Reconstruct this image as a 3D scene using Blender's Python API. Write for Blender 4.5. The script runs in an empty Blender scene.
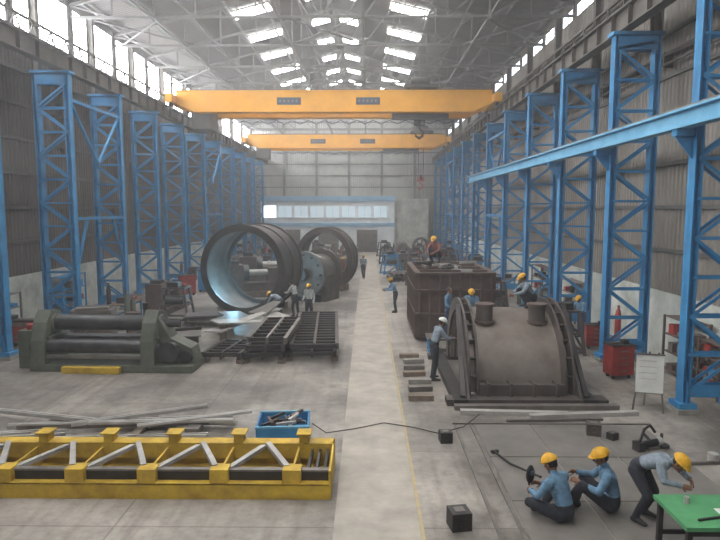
import bpy, math, random
from mathutils import Vector, Matrix, Euler
random.seed(3)
V=Vector
scene=bpy.context.scene
col=scene.collection

# ---------------------------------------------------------------- materials
def s2l(c):
    r=[]
    for x in c:
        x=x/255.0
        r.append(x/12.92 if x<=0.04045 else ((x+0.055)/1.055)**2.4)
    return tuple(r)+(1.0,)
def mat(name,c,rough=.6,metal=0.0,var=.25,scale=2.0,bump=0.0,c2=None,emit=None):
    m=bpy.data.materials.new(name); m.use_nodes=True
    nt=m.node_tree; bs=nt.nodes['Principled BSDF']
    bs.inputs['Roughness'].default_value=rough
    bs.inputs['Metallic'].default_value=metal
    base=s2l(c)
    if emit:
        bs.inputs['Base Color'].default_value=base
        bs.inputs['Emission Color'].default_value=base
        bs.inputs['Emission Strength'].default_value=emit
        return m
    tc=nt.nodes.new('ShaderNodeTexCoord')
    nz=nt.nodes.new('ShaderNodeTexNoise'); nz.inputs['Scale'].default_value=scale
    nz.inputs['Detail'].default_value=6; nz.inputs['Roughness'].default_value=.65
    nt.links.new(tc.outputs['Object'],nz.inputs['Vector'])
    cr=nt.nodes.new('ShaderNodeValToRGB')
    cr.color_ramp.elements[0].position=.3; cr.color_ramp.elements[1].position=.7
    lo=s2l(c2) if c2 else tuple(x*(1-var) for x in base[:3])+(1,)
    hi=base if c2 else tuple(min(1,x*(1+var*.6)) for x in base[:3])+(1,)
    cr.color_ramp.elements[0].color=lo; cr.color_ramp.elements[1].color=hi
    nt.links.new(nz.outputs['Fac'],cr.inputs['Fac'])
    nt.links.new(cr.outputs['Color'],bs.inputs['Base Color'])
    if bump:
        bp=nt.nodes.new('ShaderNodeBump'); bp.inputs['Strength'].default_value=bump
        bp.inputs['Distance'].default_value=.02
        nt.links.new(nz.outputs['Fac'],bp.inputs['Height'])
        nt.links.new(bp.outputs['Normal'],bs.inputs['Normal'])
    return m
def sheet_mat(name,c,c2,axis,pitch=.25):
    m=mat(name,c,.65,0,c2=c2,scale=.5)
    nt=m.node_tree; bs=nt.nodes['Principled BSDF']
    tc=nt.nodes.new('ShaderNodeTexCoord')
    wv=nt.nodes.new('ShaderNodeTexWave'); wv.wave_type='BANDS'; wv.bands_direction=axis
    wv.inputs['Scale'].default_value=.314/pitch
    nt.links.new(tc.outputs['Object'],wv.inputs['Vector'])
    bp=nt.nodes.new('ShaderNodeBump'); bp.inputs['Strength'].default_value=.8; bp.inputs['Distance'].default_value=.05
    nt.links.new(wv.outputs['Fac'],bp.inputs['Height']); nt.links.new(bp.outputs['Normal'],bs.inputs['Normal'])
    return m
M={}
M['blue']=mat('blue_paint',(54,138,188),.65,c2=(36,104,150),scale=1.5)
M['bluelt']=mat('light_blue_paint',(112,172,200),.65,c2=(80,144,178),scale=1.5)
M['yellow']=mat('yellow_paint',(216,180,56),.65,c2=(160,126,42),scale=2.5)
M['crane']=mat('crane_yellow',(222,158,26),.7,c2=(198,138,24),scale=.8)
M['dark']=mat('dark_steel',(66,62,60),.5,.4,c2=(42,40,39),scale=3)
M['steel']=mat('grey_steel',(130,124,117),.45,.4,c2=(94,88,83),scale=2.5)
M['lsteel']=mat('light_steel',(190,187,181),.45,.2,c2=(150,146,140),scale=2.5)
M['mach']=mat('machined_shell',(148,137,127),.42,.35,c2=(110,98,90),scale=1.3)
M['brown']=mat('weathered_brown',(102,84,74),.7,.1,c2=(66,54,49),scale=2,bump=.2)
M['primer']=mat('brown_primer',(96,87,81),.6,.2,c2=(62,56,53),scale=1.6)
M['ringg']=mat('ring_dark_grey',(84,79,76),.5,.3,c2=(54,51,50),scale=1.6)
M['ringi']=mat('ring_bore',(126,120,116),.45,.45,c2=(78,72,68),scale=1.2)
M['olive']=mat('machine_olive',(98,103,88),.5,c2=(66,69,60),scale=2.5)
M['roll']=mat('roll_steel',(84,84,82),.35,.6,c2=(56,56,56),scale=3)
M['red']=mat('red_paint',(168,58,50),.5,c2=(120,40,36),scale=3)
M['green']=mat('green_top',(92,160,108),.5,c2=(70,132,86),scale=3)
M['white']=mat('white_paint',(222,222,216),.6,c2=(196,196,190),scale=2)
M['cream']=mat('masonry_white',(206,208,198),.8,c2=(150,154,146),scale=1)
M['wood']=mat('timber',(136,120,102),.8,c2=(98,86,74),scale=4)
M['conc']=mat('concrete_block',(150,146,138),.9,c2=(118,114,108),scale=3)
M['black']=mat('black_rubber',(28,28,30),.6,c2=(18,18,20),scale=3)
M['girder']=mat('runway_girder_paint',(96,90,82),.6,.1,c2=(64,60,55),scale=1)
M['truss']=mat('truss_grey',(98,96,92),.6,.1,c2=(66,65,62),scale=1)
M['office']=mat('office_panel',(232,236,236),.6,c2=(206,214,218),scale=1)
M['oblue']=mat('office_blue_band',(140,180,204),.6,c2=(120,162,190),scale=1)
M['glassd']=mat('tinted_glass',(110,124,132),.2,var=.1)
M['sign']=mat('sign_navy',(38,48,66),.5,var=.1)
M['line']=mat('marking_yellow',(190,166,108),.7,c2=(158,147,124),scale=5)
M['plate']=mat('bed_plate',(134,127,120),.5,.15,c2=(100,95,90),scale=1.2)
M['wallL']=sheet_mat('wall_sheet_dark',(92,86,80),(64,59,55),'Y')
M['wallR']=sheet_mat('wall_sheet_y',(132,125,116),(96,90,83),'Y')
M['wallE']=sheet_mat('wall_sheet_x',(158,158,152),(126,127,122),'X')
M['roof']=sheet_mat('roof_sheet',(74,69,64),(52,48,45),'Y')
M['sky']=mat('skylight_daylight',(252,252,252),emit=21)
M['winL']=mat('window_daylight',(250,251,255),emit=20)
M['winR']=mat('window_daylight_dim',(240,246,255),emit=3.0)
M['winE']=mat('far_window_daylight',(235,248,255),emit=2.5)
M['winF']=mat('office_glass_added_glow',(195,214,224),emit=.4)  # office panes given an added faint glow to brighten the far end
M['skin']=mat('skin',(134,92,68),.6,var=.1,scale=8)
M['hair']=mat('hair_black',(22,18,16),.7,var=.1)
M['eyew']=mat('eye_white',(220,215,208),.3,var=.02)
M['lip']=mat('lip',(112,66,56),.5,var=.05)
M['helmet']=mat('helmet_yellow',(226,172,36),.55,c2=(198,146,30),scale=14)
M['helmetw']=mat('helmet_white',(222,222,216),.55,c2=(196,196,190),scale=14)
M['shoe']=mat('shoe_black',(30,27,25),.6,var=.1)
def cloth(n,c): return mat(n,c,.95,c2=tuple(int(x*.7) for x in c),scale=11,bump=1.0)
M['shb']=cloth('shirt_blue',(112,150,178)); M['shg']=cloth('shirt_grey_blue',(144,156,166))
M['shl']=cloth('shirt_light',(192,194,190)); M['shr']=cloth('shirt_maroon',(140,92,84))
M['pad']=cloth('trousers_dark',(50,52,60)); M['pab']=cloth('trousers_blue',(62,78,104))

# ---------------------------------------------------------------- builder
class B:
    def __init__(s): s.v=[];s.f=[];s.m=[];s.s=[];s.ml=[]
    def mi(s,k):
        if k not in s.ml: s.ml.append(k)
        return s.ml.index(k)
    def add(s,vs,fs,k,smooth=False):
        o=len(s.v); s.v+= [tuple(x) for x in vs]
        for i,f in enumerate(fs):
            s.f.append(tuple(o+j for j in f)); s.m.append(s.mi(k if isinstance(k,str) else k[i])); s.s.append(smooth)
    def box(s,c,d,k,R=None):
        c=V(c); h=V(d)/2; vs=[]
        for z in(-1,1):
            for x,y in((-1,-1),(1,-1),(1,1),(-1,1)):
                p=V((x*h.x,y*h.y,z*h.z)); vs.append((R@p if R else p)+c)
        s.add(vs,[(0,3,2,1),(4,5,6,7),(0,1,5,4),(1,2,6,5),(2,3,7,6),(3,0,4,7)],k)
    def bb(s,x0,x1,y0,y1,z0,z1,k): s.box(((x0+x1)/2,(y0+y1)/2,(z0+z1)/2),(x1-x0,y1-y0,z1-z0),k)
    def frame(s,p,q,up):
        p=V(p);q=V(q);t=(q-p).normalized();u=V(up)
        if abs(t.dot(u))>.98: u=V((0,1,0)) if abs(t.y)<.9 else V((1,0,0))
        a=t.cross(u).normalized(); b=a.cross(t).normalized()
        return p,q,t,a,b
    def bar(s,p,q,w,h,k,up=(0,0,1)):
        p,q,t,a,b=s.frame(p,q,up)
        R=Matrix((a,t,b)).transposed()
        s.box((p+q)/2,(w,(q-p).length,h),k,R)
    def ibeam(s,p,q,w,h,k,up=(0,0,1),tf=.03):
        p,q,t,a,b=s.frame(p,q,up)
        s.bar(p,q,tf*.8,h,k,up)
        for sg in(-1,1):
            o=b*sg*(h/2-tf/2); s.bar(p+o,q+o,w,tf,k,up)
    def tube(s,pts,rad,k,n=10,lat=None,smooth=True):
        pts=[V(p) for p in pts]; rings=[]; vs=[];fs=[]
        L=len(pts); pa=None
        for i,p in enumerate(pts):
            t=(pts[min(i+1,L-1)]-pts[max(i-1,0)]).normalized()
            u=V(lat) if lat is not None else (pa if pa is not None else (V((0,0,1)) if abs(t.z)<.9 else V((1,0,0))))
            a=(u-t*u.dot(t)).normalized(); pa=a; b=t.cross(a)
            r=rad[i]; ra,rb=(r if isinstance(r,(tuple,list)) else (r,r))
            for j in range(n):
                an=2*math.pi*j/n; vs.append(p+a*ra*math.cos(an)+b*rb*math.sin(an))
        for i in range(L-1):
            for j in range(n):
                j2=(j+1)%n; fs.append((i*n+j,i*n+j2,(i+1)*n+j2,(i+1)*n+j))
        s.add(vs,fs,k,smooth)
        s.add([vs[j] for j in range(n)][::-1],[tuple(range(n))],k)
        s.add([vs[(L-1)*n+j] for j in range(n)],[tuple(range(n))],k)
    def cyl(s,p,q,r,k,r2=None,n=20): s.tube([p,q],[r,r if r2 is None else r2],k,n)
    def prism(s,pts,ex,k):
        pts=[V(p) for p in pts]; ex=V(ex); n=len(pts)
        s.add(pts+[p+ex for p in pts],[tuple(range(n))[::-1],tuple(range(n,2*n))]+[(i,(i+1)%n,(i+1)%n+n,i+n) for i in range(n)],k)
    def ring(s,c,ax,ro,ri,L,k,n=64,a0=0,a1=2*math.pi,up=(0,0,1),ki=None):
        c=V(c);ax=V(ax).normalized(); a=ax.cross(V(up)).normalized(); b=a.cross(ax).normalized()
        full=abs(a1-a0)>6.28; m=n if full else n+1; vs=[]
        for i in range(m):
            an=a0+(a1-a0)*i/n; d=a*math.cos(an)+b*math.sin(an)
            vs+=[c+d*ro-ax*L/2,c+d*ro+ax*L/2,c+d*ri+ax*L/2,c+d*ri-ax*L/2]
        fo=[];fl=[];fi=[]
        for i in range(n):
            j=(i+1)%m; A=i*4;C=j*4
            fo.append((A,C,C+1,A+1)); fi.append((A+2,C+2,C+3,A+3))
            fl+=[(A+1,C+1,C+2,A+2),(A+3,C+3,C,A)]
        s.add(vs,fo,k,True); s.add(vs,fi,ki or k,True); s.add(vs,fl,k)
        if not full: s.add(vs,[(0,1,2,3),((m-1)*4+3,(m-1)*4+2,(m-1)*4+1,(m-1)*4)],k)
    def ell(s,c,r,k,R=None,nu=16,nv=10,z0=-1.0,fn=None):
        c=V(c);vs=[];fs=[]
        t0=math.acos(max(-1,min(1,z0)))
        for i in range(nv+1):
            th=t0*(i/nv)
            for j in range(nu):
                ph=2*math.pi*j/nu
                p=V((math.sin(th)*math.cos(ph),math.sin(th)*math.sin(ph),math.cos(th)))
                if fn: p=fn(p)
                p=V((p.x*r[0],p.y*r[1],p.z*r[2])); vs.append((R@p if R else p)+c)
        for i in range(nv):
            for j in range(nu):
                j2=(j+1)%nu; fs.append((i*nu+j,(i+1)*nu+j,(i+1)*nu+j2,i*nu+j2))
        s.add(vs,fs,k,True)
    def mesh(s,name):
        me=bpy.data.meshes.new(name); me.from_pydata(s.v,[],s.f)
        for k in s.ml: me.materials.append(M[k])
        me.polygons.foreach_set('material_index',s.m); me.polygons.foreach_set('use_smooth',s.s)
        me.update(); return me
    def obj(s,name,loc=(0,0,0),rz=0,bevel=0):
        o=bpy.data.objects.new(name,s.mesh(name)); col.objects.link(o)
        o.location=loc; o.rotation_euler=(0,0,math.radians(rz))
        if bevel:
            md=o.modifiers.new('bevel','BEVEL'); md.width=bevel; md.segments=2; md.limit_method='ANGLE'
        return o
def inst(me,name,loc,rz=0):
    o=bpy.data.objects.new(name,me); col.objects.link(o); o.location=loc; o.rotation_euler=(0,0,math.radians(rz)); return o

# ---------------------------------------------------------------- room shell
XL,XR,Y0,Y1=-14.2,9.8,-10.4,74.6
EAVE,RIDGE=15.0,18.0; XC=(XL+XR)/2
GRID=[14.6+5*k for k in range(-5,12)]
b=B(); b.bb(XL-.3,XR+.3,Y0,Y1+.3,-.3,0,'conc')
fl=b.obj('floor')
m=bpy.data.materials.new('floor_concrete'); m.use_nodes=True; nt=m.node_tree; bs=nt.nodes['Principled BSDF']
tc=nt.nodes.new('ShaderNodeTexCoord')
def noise(sc,det,ro):
    n=nt.nodes.new('ShaderNodeTexNoise'); n.inputs['Scale'].default_value=sc; n.inputs['Detail'].default_value=det; n.inputs['Roughness'].default_value=ro
    nt.links.new(tc.outputs['Object'],n.inputs['Vector']); return n
def ramp(n,p0,c0,p1,c1):
    r=nt.nodes.new('ShaderNodeValToRGB'); r.color_ramp.elements[0].position=p0; r.color_ramp.elements[1].position=p1
    r.color_ramp.elements[0].color=c0; r.color_ramp.elements[1].color=c1; nt.links.new(n.outputs['Fac'],r.inputs['Fac']); return r
def mul(a,c,f=1):
    x=nt.nodes.new('ShaderNodeMixRGB'); x.blend_type='MULTIPLY'; x.inputs[0].default_value=f
    nt.links.new(a.outputs['Color'],x.inputs[1]); nt.links.new(c.outputs['Color'],x.inputs[2]); return x
r1=ramp(noise(.28,9,.62),.38,s2l((104,98,92)),.62,s2l((172,164,154)))
r2=ramp(noise(5,9,.75),.3,(.66,.64,.62,1),.55,(1,1,1,1))
r3=ramp(noise(.7,7,.6),.3,(.5,.48,.45,1),.44,(1,1,1,1))
# tyre / drag streaks along the hall
mp=nt.nodes.new('ShaderNodeMapping'); mp.inputs['Scale'].default_value=(3.0,.12,1)
nt.links.new(tc.outputs['Object'],mp.inputs['Vector'])
ns=nt.nodes.new('ShaderNodeTexNoise'); ns.inputs['Scale'].default_value=1.2; ns.inputs['Detail'].default_value=5
nt.links.new(mp.outputs['Vector'],ns.inputs['Vector'])
r4=ramp(ns,.3,(.72,.7,.68,1),.5,(1,1,1,1))
br=nt.nodes.new('ShaderNodeTexBrick'); br.offset=0; br.inputs['Scale'].default_value=1
br.inputs['Brick Width'].default_value=4.0; br.inputs['Row Height'].default_value=3.0; br.inputs['Mortar Size'].default_value=.018
br.inputs['Color1'].default_value=(1,1,1,1); br.inputs['Color2'].default_value=(.88,.88,.87,1); br.inputs['Mortar'].default_value=(.6,.58,.55,1)
nt.links.new(tc.outputs['Object'],br.inputs['Vector'])
mm=mul(mul(mul(mul(r1,r2),r3),r4),br)
nt.links.new(mm.outputs['Color'],bs.inputs['Base Color']); bs.inputs['Roughness'].default_value=.5
fl.data.materials.clear(); fl.data.materials.append(m)
M['aisle']=mat('aisle_paint',(180,171,157),.6,c2=(140,133,123),scale=1.3)
b=B(); b.bb(-.52,.84,Y0,69.5,0.0,.006,'aisle'); b.obj('aisle_walkway',(0,0,0.001))
b=B(); b.bb(.845,.9,Y0,69.5,0,.008,'line'); b.obj('aisle_marking_line',(0,0,.001))

def sidewall(name,x,s,zw0,zw1,K):
    b=B(); xo=x+s*.2
    xa,xb=min(x,xo),max(x,xo)
    b.bb(xa,xb,Y0,Y1,2.3,zw0,K); b.bb(xa,xb,Y0,Y1,zw1,EAVE,K)
    b.bb(min(x-s*.06,xo),max(x-s*.06,xo),Y0,Y1,0,2.3,'cream')
    for z in(3.6,5.0,6.4,7.8,9.2,10.6,11.8): b.bb(min(x-s*.1,x),max(x-s*.1,x),Y0,Y1,z,z+.12,'truss')
    for y in GRID:
        b.bb(xa,xb,y-.25,y+.25,zw0,zw1,K)
    b.obj(name)
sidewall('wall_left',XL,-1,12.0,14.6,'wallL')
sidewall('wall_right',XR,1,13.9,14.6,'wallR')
def window(x,s,y,z0,z1,k,n):
    b=B(); L=4.5
    b.bb(x-.03,x+.03,-L/2,L/2,z0,z1,k)
    nx=6
    for i in range(nx+1):
        yy=-L/2+L*i/nx; b.bb(x-.05,x+.05,yy-.03,yy+.03,z0,z1,'truss')
    for z in(z0+.04,z1-.04): b.bb(x-.06,x+.06,-L/2,L/2,z-.04,z+.04,'truss')
    b.obj('window_%d'%n,(0,y,0))
wn=1
for y in GRID:
    yy=y+2.5
    if yy+2.25>Y1: continue
    window(XL-.08,-1,yy,12.0,14.6,'winL',wn); wn+=1
    window(XR+.08,1,yy,13.9,14.6,'winR',wn); wn+=1
b=B(); b.prism([(XL-.2,Y1,0),(XR+.2,Y1,0),(XR+.2,Y1,EAVE),(XC,Y1,RIDGE),(XL-.2,Y1,EAVE)],(0,.2,0),'wallE')
for z in(7.6,9.0,10.4,11.8,13.2,14.6): b.bb(XL,XR,Y1-.12,Y1,z,z+.14,'truss')
for i in range(1,6):
    x=XL+i*4; b.bb(x-.15,x+.15,Y1-.25,Y1,0,15.3,'truss')
b.obj('wall_back')
# roof
b=B()
for s,xe in((-1,XL-.2),(1,XR+.2)):
    b.prism([(xe,Y0,EAVE),(XC,Y0,RIDGE),(XC,Y0,RIDGE+.12),(xe,Y0,EAVE+.12)],(0,Y1-Y0+.2,0),'roof')
b.obj('ceiling')
sl=(RIDGE-EAVE)/(XC-XL)
def rz_(x): return RIDGE-abs(x-XC)*sl
b=B()
for y in GRID:
    for off,w in((-4.7,2.3),(-.95,1.2),(.95,1.2),(4.7,2.3)):
        x=XC+off; s=math.copysign(1,off); yc=y+2.5
        if yc+1>Y1: continue
        z=rz_(x)-.06
        ang=math.atan(sl)*s
        R=Matrix.Rotation(ang,3,'Y')
        b.box((x,yc,z),(w,1.4,.04),'sky',R)
        for e in(-1,1):
            b.box((x,yc+e*.73,z-.01),(w+.1,.07,.08),'truss',R)
b.obj('skylight')
b=B() # purlins
for i in range(13):
    x=XL+.4+i*(XR-XL-.8)/12; b.bb(x-.04,x+.04,Y0,Y1,rz_(x)-.26,rz_(x)-.1,'truss')
b.obj('trim_purlins')
b=B() # truss mesh at y=0
zb=14.1; N=12
def T(p,q,w=.1): b.bar(p,q,w,w,'truss',up=(0,1,0))
top=[(XL+(XR-XL)*i/N) for i in range(N+1)]
for i in range(N):
    x0,x1=top[i],top[i+1]
    T((x0,0,rz_(x0)-.34),(x1,0,rz_(x1)-.34),.14)
    T((x0,0,zb),(x1,0,zb),.12)
    if i<N/2: T((x0,0,rz_(x0)-.34),(x1,0,zb),.07)
    else: T((x1,0,rz_(x1)-.34),(x0,0,zb),.07)
    T((x1,0,rz_(x1)-.34),(x1,0,zb),.07)
tm=b.mesh('roof_truss')
for y in GRID: inst(tm,'roof_truss',(0,y,0))
b=B()
for x in(XL+4,XC-2,XC+2,XR-4):
    b.bb(x-.05,x+.05,Y0,Y1,zb-.06,zb+.04,'truss')
for k,y in enumerate(GRID[:-1]):
    if k%2==0:
        for xa in(XL+.5,XR-4.5,XC-2):
            b.bar((xa,y,zb+.05),(xa+4,y+5,zb+.05),.07,.07,'truss'); b.bar((xa+4,y,zb+.05),(xa,y+5,zb+.05),.07,.07,'truss')
b.obj('roof_bracing')

# ---------------------------------------------------------------- columns
def column():
    b=B(); W=1.25
    for x in(0,W):
        b.ibeam((x,0,.25),(x,0,10.4),.32,.2,'blue',up=(1,0,0))
        b.bb(x-.26,x+.26,-.32,.32,0,.12,'conc'); b.bb(x-.22,x+.22,-.26,.26,.12,.25,'blue')
        b.bb(x-.012,x+.012,-.22,.22,.25,.8,'blue')
    for y in(-.145,.145):
        z=.5;k=0; st=.95
        while z<10.1:
            z2=min(z+st,10.2)
            a,c=((0,W) if k%2==0 else (W,0))
            b.bar((a,y,z),(c,y,z2),.08,.025,'blue',up=(0,1,0))
            b.bar((0,y,z),(W,y,z),.07,.025,'blue',up=(0,1,0))
            z=z2;k+=1
        b.bar((0,y,.55),(W,y,.55),.025,.3,'blue'); b.bar((0,y,10.2),(W,y,10.2),.025,.35,'blue')
    b.bb(-.2,W+.15,-.24,.24,10.4,10.5,'blue')
    b.ibeam((W-.02,0,10.5),(W-.02,0,14.0),.24,.3,'girder',up=(1,0,0))
    return b.mesh('lattice_column')
cm=column()
for y in GRID:
    inst(cm,'lattice_column',(7.85,y,0)); inst(cm,'lattice_column',(-12.05,y,0),180)
for nm,x,s in(('crane_runway_left',-12.25,-1),('crane_runway_right',8.05,1)):
    b=B()
    b.ibeam((x,Y0,10.87),(x,Y1-.3,10.87),.36,.7,'girder',tf=.04)
    for i in range(int((Y1-Y0)/1.25)):
        y=Y0+.6+i*1.25; b.bb(x-.16,x+.16,y-.01,y+.01,10.56,11.18,'girder')
    b.bb(x-.05,x+.05,Y0,Y1-.3,11.22,11.34,'dark')
    xo=x+s*.7
    b.bb(xo-.06,xo+.06,Y0,Y1-.3,11.1,11.2,'girder'); b.bb(min(x,xo),max(x,xo),Y0,Y1-.3,11.19,11.22,'girder')
    for y in GRID[:-1]:
        for q in range(4):
            ya=y+q*1.25
            b.bar((xo,ya,11.2),(xo,ya+.625,12.2),.05,.05,'girder'); b.bar((xo,ya+.625,12.2),(xo,ya+1.25,11.2),.05,.05,'girder')
    b.bb(xo-.05,xo+.05,Y0,Y1-.3,12.18,12.26,'girder')
    b.obj(nm)
for nm,x,ys in(('column_bracing_left',-12.05,(24.6,44.6)),('column_bracing_right',7.85,(34.6,54.6))):
    b=B()
    for y in ys:
        for z in(4.6,9.4): b.bar((x,y,z),(x,y+5,z),.12,.12,'blue')
        b.bar((x,y+.2,9.3),(x,y+2.5,7.0),.1,.1,'blue'); b.bar((x,y+4.8,9.3),(x,y+2.5,7.0),.1,.1,'blue')
        b.bar((x,y+1.2,4.5),(x,y+.1,2.4),.1,.1,'blue'); b.bar((x,y+3.8,4.5),(x,y+4.9,2.4),.1,.1,'blue')
    b.obj(nm)
# blue semi gantry rail beam
b=B()
b.ibeam((7.4,2,7.1),(7.4,44,7.1),.3,.44,'bluelt',tf=.05); b.bb(7.36,7.44,2,44,7.32,7.39,'steel')
for y in GRID:
    if 2<y<44:
        b.bb(7.3,7.75,y-.12,y+.12,6.72,6.88,'blue'); b.prism([(7.74,y-.02,6.2),(7.74,y-.02,6.72),(7.3,y-.02,6.72)],(0,.04,0),'blue')
b.obj('gantry_rail_beam')
b=B()
for z,r in((9.9,.07),(9.6,.05),(12.7,.09)): b.cyl((9.55,Y0,z),(9.55,Y1-.3,z),r,'girder',n=10)
for y in GRID: b.bb(9.5,9.8,y+.3,y+.36,9.5,10.0,'girder'); b.bb(9.5,9.8,y+.3,y+.36,12.55,12.7,'girder')
b.obj('wall_conduit')

# ---------------------------------------------------------------- overhead cranes
def crane(y,hx):
    b=B()
    for yy in(y-1.2,y+1.2):
        prof=[(-12.0,yy-.3,11.6),(-10.9,yy-.3,11.1),(6.7,yy-.3,11.1),(7.8,yy-.3,11.6),(7.8,yy-.3,12.35),(-12.0,yy-.3,12.35)]
        b.prism(prof,(0,.6,0),'crane')
        b.bb(-12.0,7.8,yy-.36,yy+.36,12.33,12.39,'crane'); b.bb(-10.9,6.7,yy-.36,yy+.36,11.06,11.11,'crane')
        b.bb(-12,7.8,yy-.04,yy+.04,12.39,12.48,'dark')
    for x in(-12.25,8.05):
        b.bb(x-.22,x+.22,y-2.2,y+2.2,11.6,12.1,'crane')
        for q in(-1.7,1.7): b.cyl((x-.08,y+q,11.57),(x+.08,y+q,11.57),.22,'dark')
    for x in(-4.9,0.05):
        b.bb(x-.75,x+.75,y-1.53,y-1.5,11.5,11.95,'sign')
        for q in range(5): b.bb(x-.6+q*.26,x-.5+q*.26,y-1.54,y-1.53,11.66,11.8,'steel')
    for i in range(17):
        x=-11.8+i*1.22; b.bb(x-.015,x+.015,y+1.6,y+1.63,12.4,13.2,'girder')
    for z in(12.85,13.2): b.bb(-11.8,7.7,y+1.6,y+1.63,z-.015,z+.015,'girder')
    b.bb(-11.8,7.7,y+1.5,y+2.1,12.3,12.35,'girder')
    b.bb(hx-1.1,hx+1.1,y-1.35,y+1.35,12.6,12.8,'dark')
    b.cyl((hx-.6,y-.5,13.1),(hx+.6,y-.5,13.1),.3,'dark'); b.bb(hx-.9,hx-.3,y+.2,y+.9,12.8,13.35,'girder'); b.cyl((hx+.2,y+.5,13.1),(hx+.9,y+.5,13.1),.22,'steel')
    for q in(-1.1,1.1):
        for w in(-.8,.8): b.cyl((hx+w-.06,y+q,12.62),(hx+w+.06,y+q,12.62),.14,'dark')
    b.bb(1.6,5.2,y-.8,y-.1,10.75,11.15,'girder'); b.bb(-11.2,-10.0,y-.9,y+.9,10.1,11.5,'girder')
    for i in range(14):
        x=-9.5+i*1.1; b.tube([(x,y+1.7,11.0),(x+.55,y+1.7,10.75),(x+1.1,y+1.7,11.0)],[.03]*3,'black',n=6)
    far=y>50
    zz=8.3 if far else 10.9
    for w in(-.25,.25): b.cyl((hx+w,y,12.7),(hx+w,y,zz),.03,'black',n=6)
    b.bb(hx-.35,hx+.35,y-.2,y+.2,zz-.5,zz,'red' if far else 'dark'); b.cyl((hx-.1,y,zz-.1),(hx+.1,y,zz-.1),.3,'dark')
    zz+=.2
    hook=[(hx,y,zz-.7),(hx,y,zz-.9),(hx+.22,y,zz-1.1),(hx+.2,y,zz-1.35),(hx,y,zz-1.5),(hx-.22,y,zz-1.35),(hx-.24,y,zz-1.2)]
    b.tube(hook,[.06,.07,.08,.09,.09,.07,.04],'red' if far else 'dark')
    b.obj('overhead_crane')
crane(39.9,3.4); crane(62.3,5.5)

# ---------------------------------------------------------------- end office block
b=B()
b.bb(-12.4,3.2,70.2,Y1-.3,0,6.4,'office'); b.bb(3.2,7.2,71,Y1-.3,0,6.2,'cream')
b.bb(-12.5,3.3,70.0,70.2,5.9,6.5,'oblue'); b.bb(-12.5,3.3,70.05,70.2,3.0,3.4,'oblue')
for i in range(8):
    x=-11.4+i*1.85; b.bb(x-.75,x+.75,70.1,70.2,4.0,5.4,'winE' if i==0 else 'winF')
    b.bb(x-.02,x+.02,70.06,70.1,4.0,5.4,'white')
    b.bb(x-.8,x+.8,70.08,70.2,3.95,4.02,'white'); b.bb(x-.8,x+.8,70.08,70.2,5.38,5.45,'white')
for i in range(3):
    x=-9+i*4.5; b.bb(x-1.2,x+1.2,70.1,70.2,0,2.6,'steel')
b.obj('office_block')

# ---------------------------------------------------------------- yellow frame foreground
b=B(); L0,L1=-9.2,-.62
yf,yb=10.05,11.25; Hh=.52
b.bb(L0,L1,yf-.15,yf+.15,.02,.06,'yellow'); b.bb(L0,L1,yf-.15,yf-.11,.0,.28,'yellow'); b.bb(L0,L1,yf-.15,yf+.05,.25,.28,'yellow')
b.bb(L0,L1,yf+.0,yf+.03,.06,Hh-.06,'dark'); b.bb(L0,L1,yf-.02,yf+.1,Hh-.08,Hh-.04,'steel')
b.bb(L0,L1,yb-.15,yb+.15,.02,.07,'yellow'); b.bb(L0,L1,yb-.15,yb-.12,.22,Hh,'yellow'); b.bb(L0,L1,yb-.15,yb+.15,Hh-.04,Hh,'yellow'); b.bb(L0,L1,yb-.02,yb+.02,.07,Hh-.04,'yellow')
xs=[-1.3-1.26*i for i in range(7)]
for i,x in enumerate(xs):
    b.bb(x-.16,x+.16,yf-.13,yf+.14,.28,Hh,'yellow'); b.bb(x-.02,x+.02,yf+.03,yb,.1,.45,'yellow')
    b.bb(x-.0,x+.18,yb-.12,yb+.12,Hh,Hh+.16,'yellow'); b.bb(x-.05,x+.23,yb-.16,yb+.16,Hh+.16,Hh+.19,'yellow')
    b.bar((x-.1,yf+.05,Hh-.02),(x-.6,yb-.1,Hh-.02),.1,.08,'lsteel'); b.bar((x-.66,yb-.1,Hh-.06),(x-1.12,yf+.05,Hh-.06),.1,.08,'lsteel')
    b.bar((x-.16,yf+.25,.2),(x-1.1,yf+.25,.2),.1,.1,'brown')
b.bb(L1-.04,L1,yf-.14,yb+.14,.0,Hh,'yellow')
for q in(-.5,-.35,-.2): b.bb(L1+q+.05,L1+q+.1,yf+.05,yb-.1,.3,.42,'dark')
b.obj('yellow_girder_frame',bevel=.006)

# steel bars behind
b=B()
for i,(x0,y0,x1,y1,z,h) in enumerate([(-8.6,12.6,-4.4,13.4,.05,.1),(-8.2,13.2,-3.2,13.9,.05,.1),(-7.8,12.9,-3.6,13.3,.15,.1),(-7,12.4,-3.5,12.7,.05,.1),(-9,13.9,-6.2,13.2,.2,.08),(-6.6,12.9,-3.9,14.2,.22,.08),(-8.8,12.2,-6.6,12.6,.06,.12),(-6.2,12.9,-3.0,13.1,.26,.06),(-5.8,13.5,-3.0,13.3,.12,.08),(-5,12.6,-2.7,13.6,.3,.05)]):
    kk=['lsteel','lsteel','steel','lsteel'][i%4]
    b.bar((x0,y0,z),(x1,y1,z),.14,h,kk); b.bar((x0,y0,z+h*.55),(x1,y1,z+h*.55),.05,h*.3,'lsteel')
b.bb(-4.0,-3.7,12.7,13.1,.02,.2,'steel'); b.bb(-5.2,-5.0,12.5,13.9,0.0,.1,'wood'); b.bb(-7.4,-7.2,12.3,14.0,0,.1,'wood')
b.obj('steel_section_pile')
b=B(); b.bb(-.55,.55,-.5,.5,0,.04,'blue')
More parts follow.
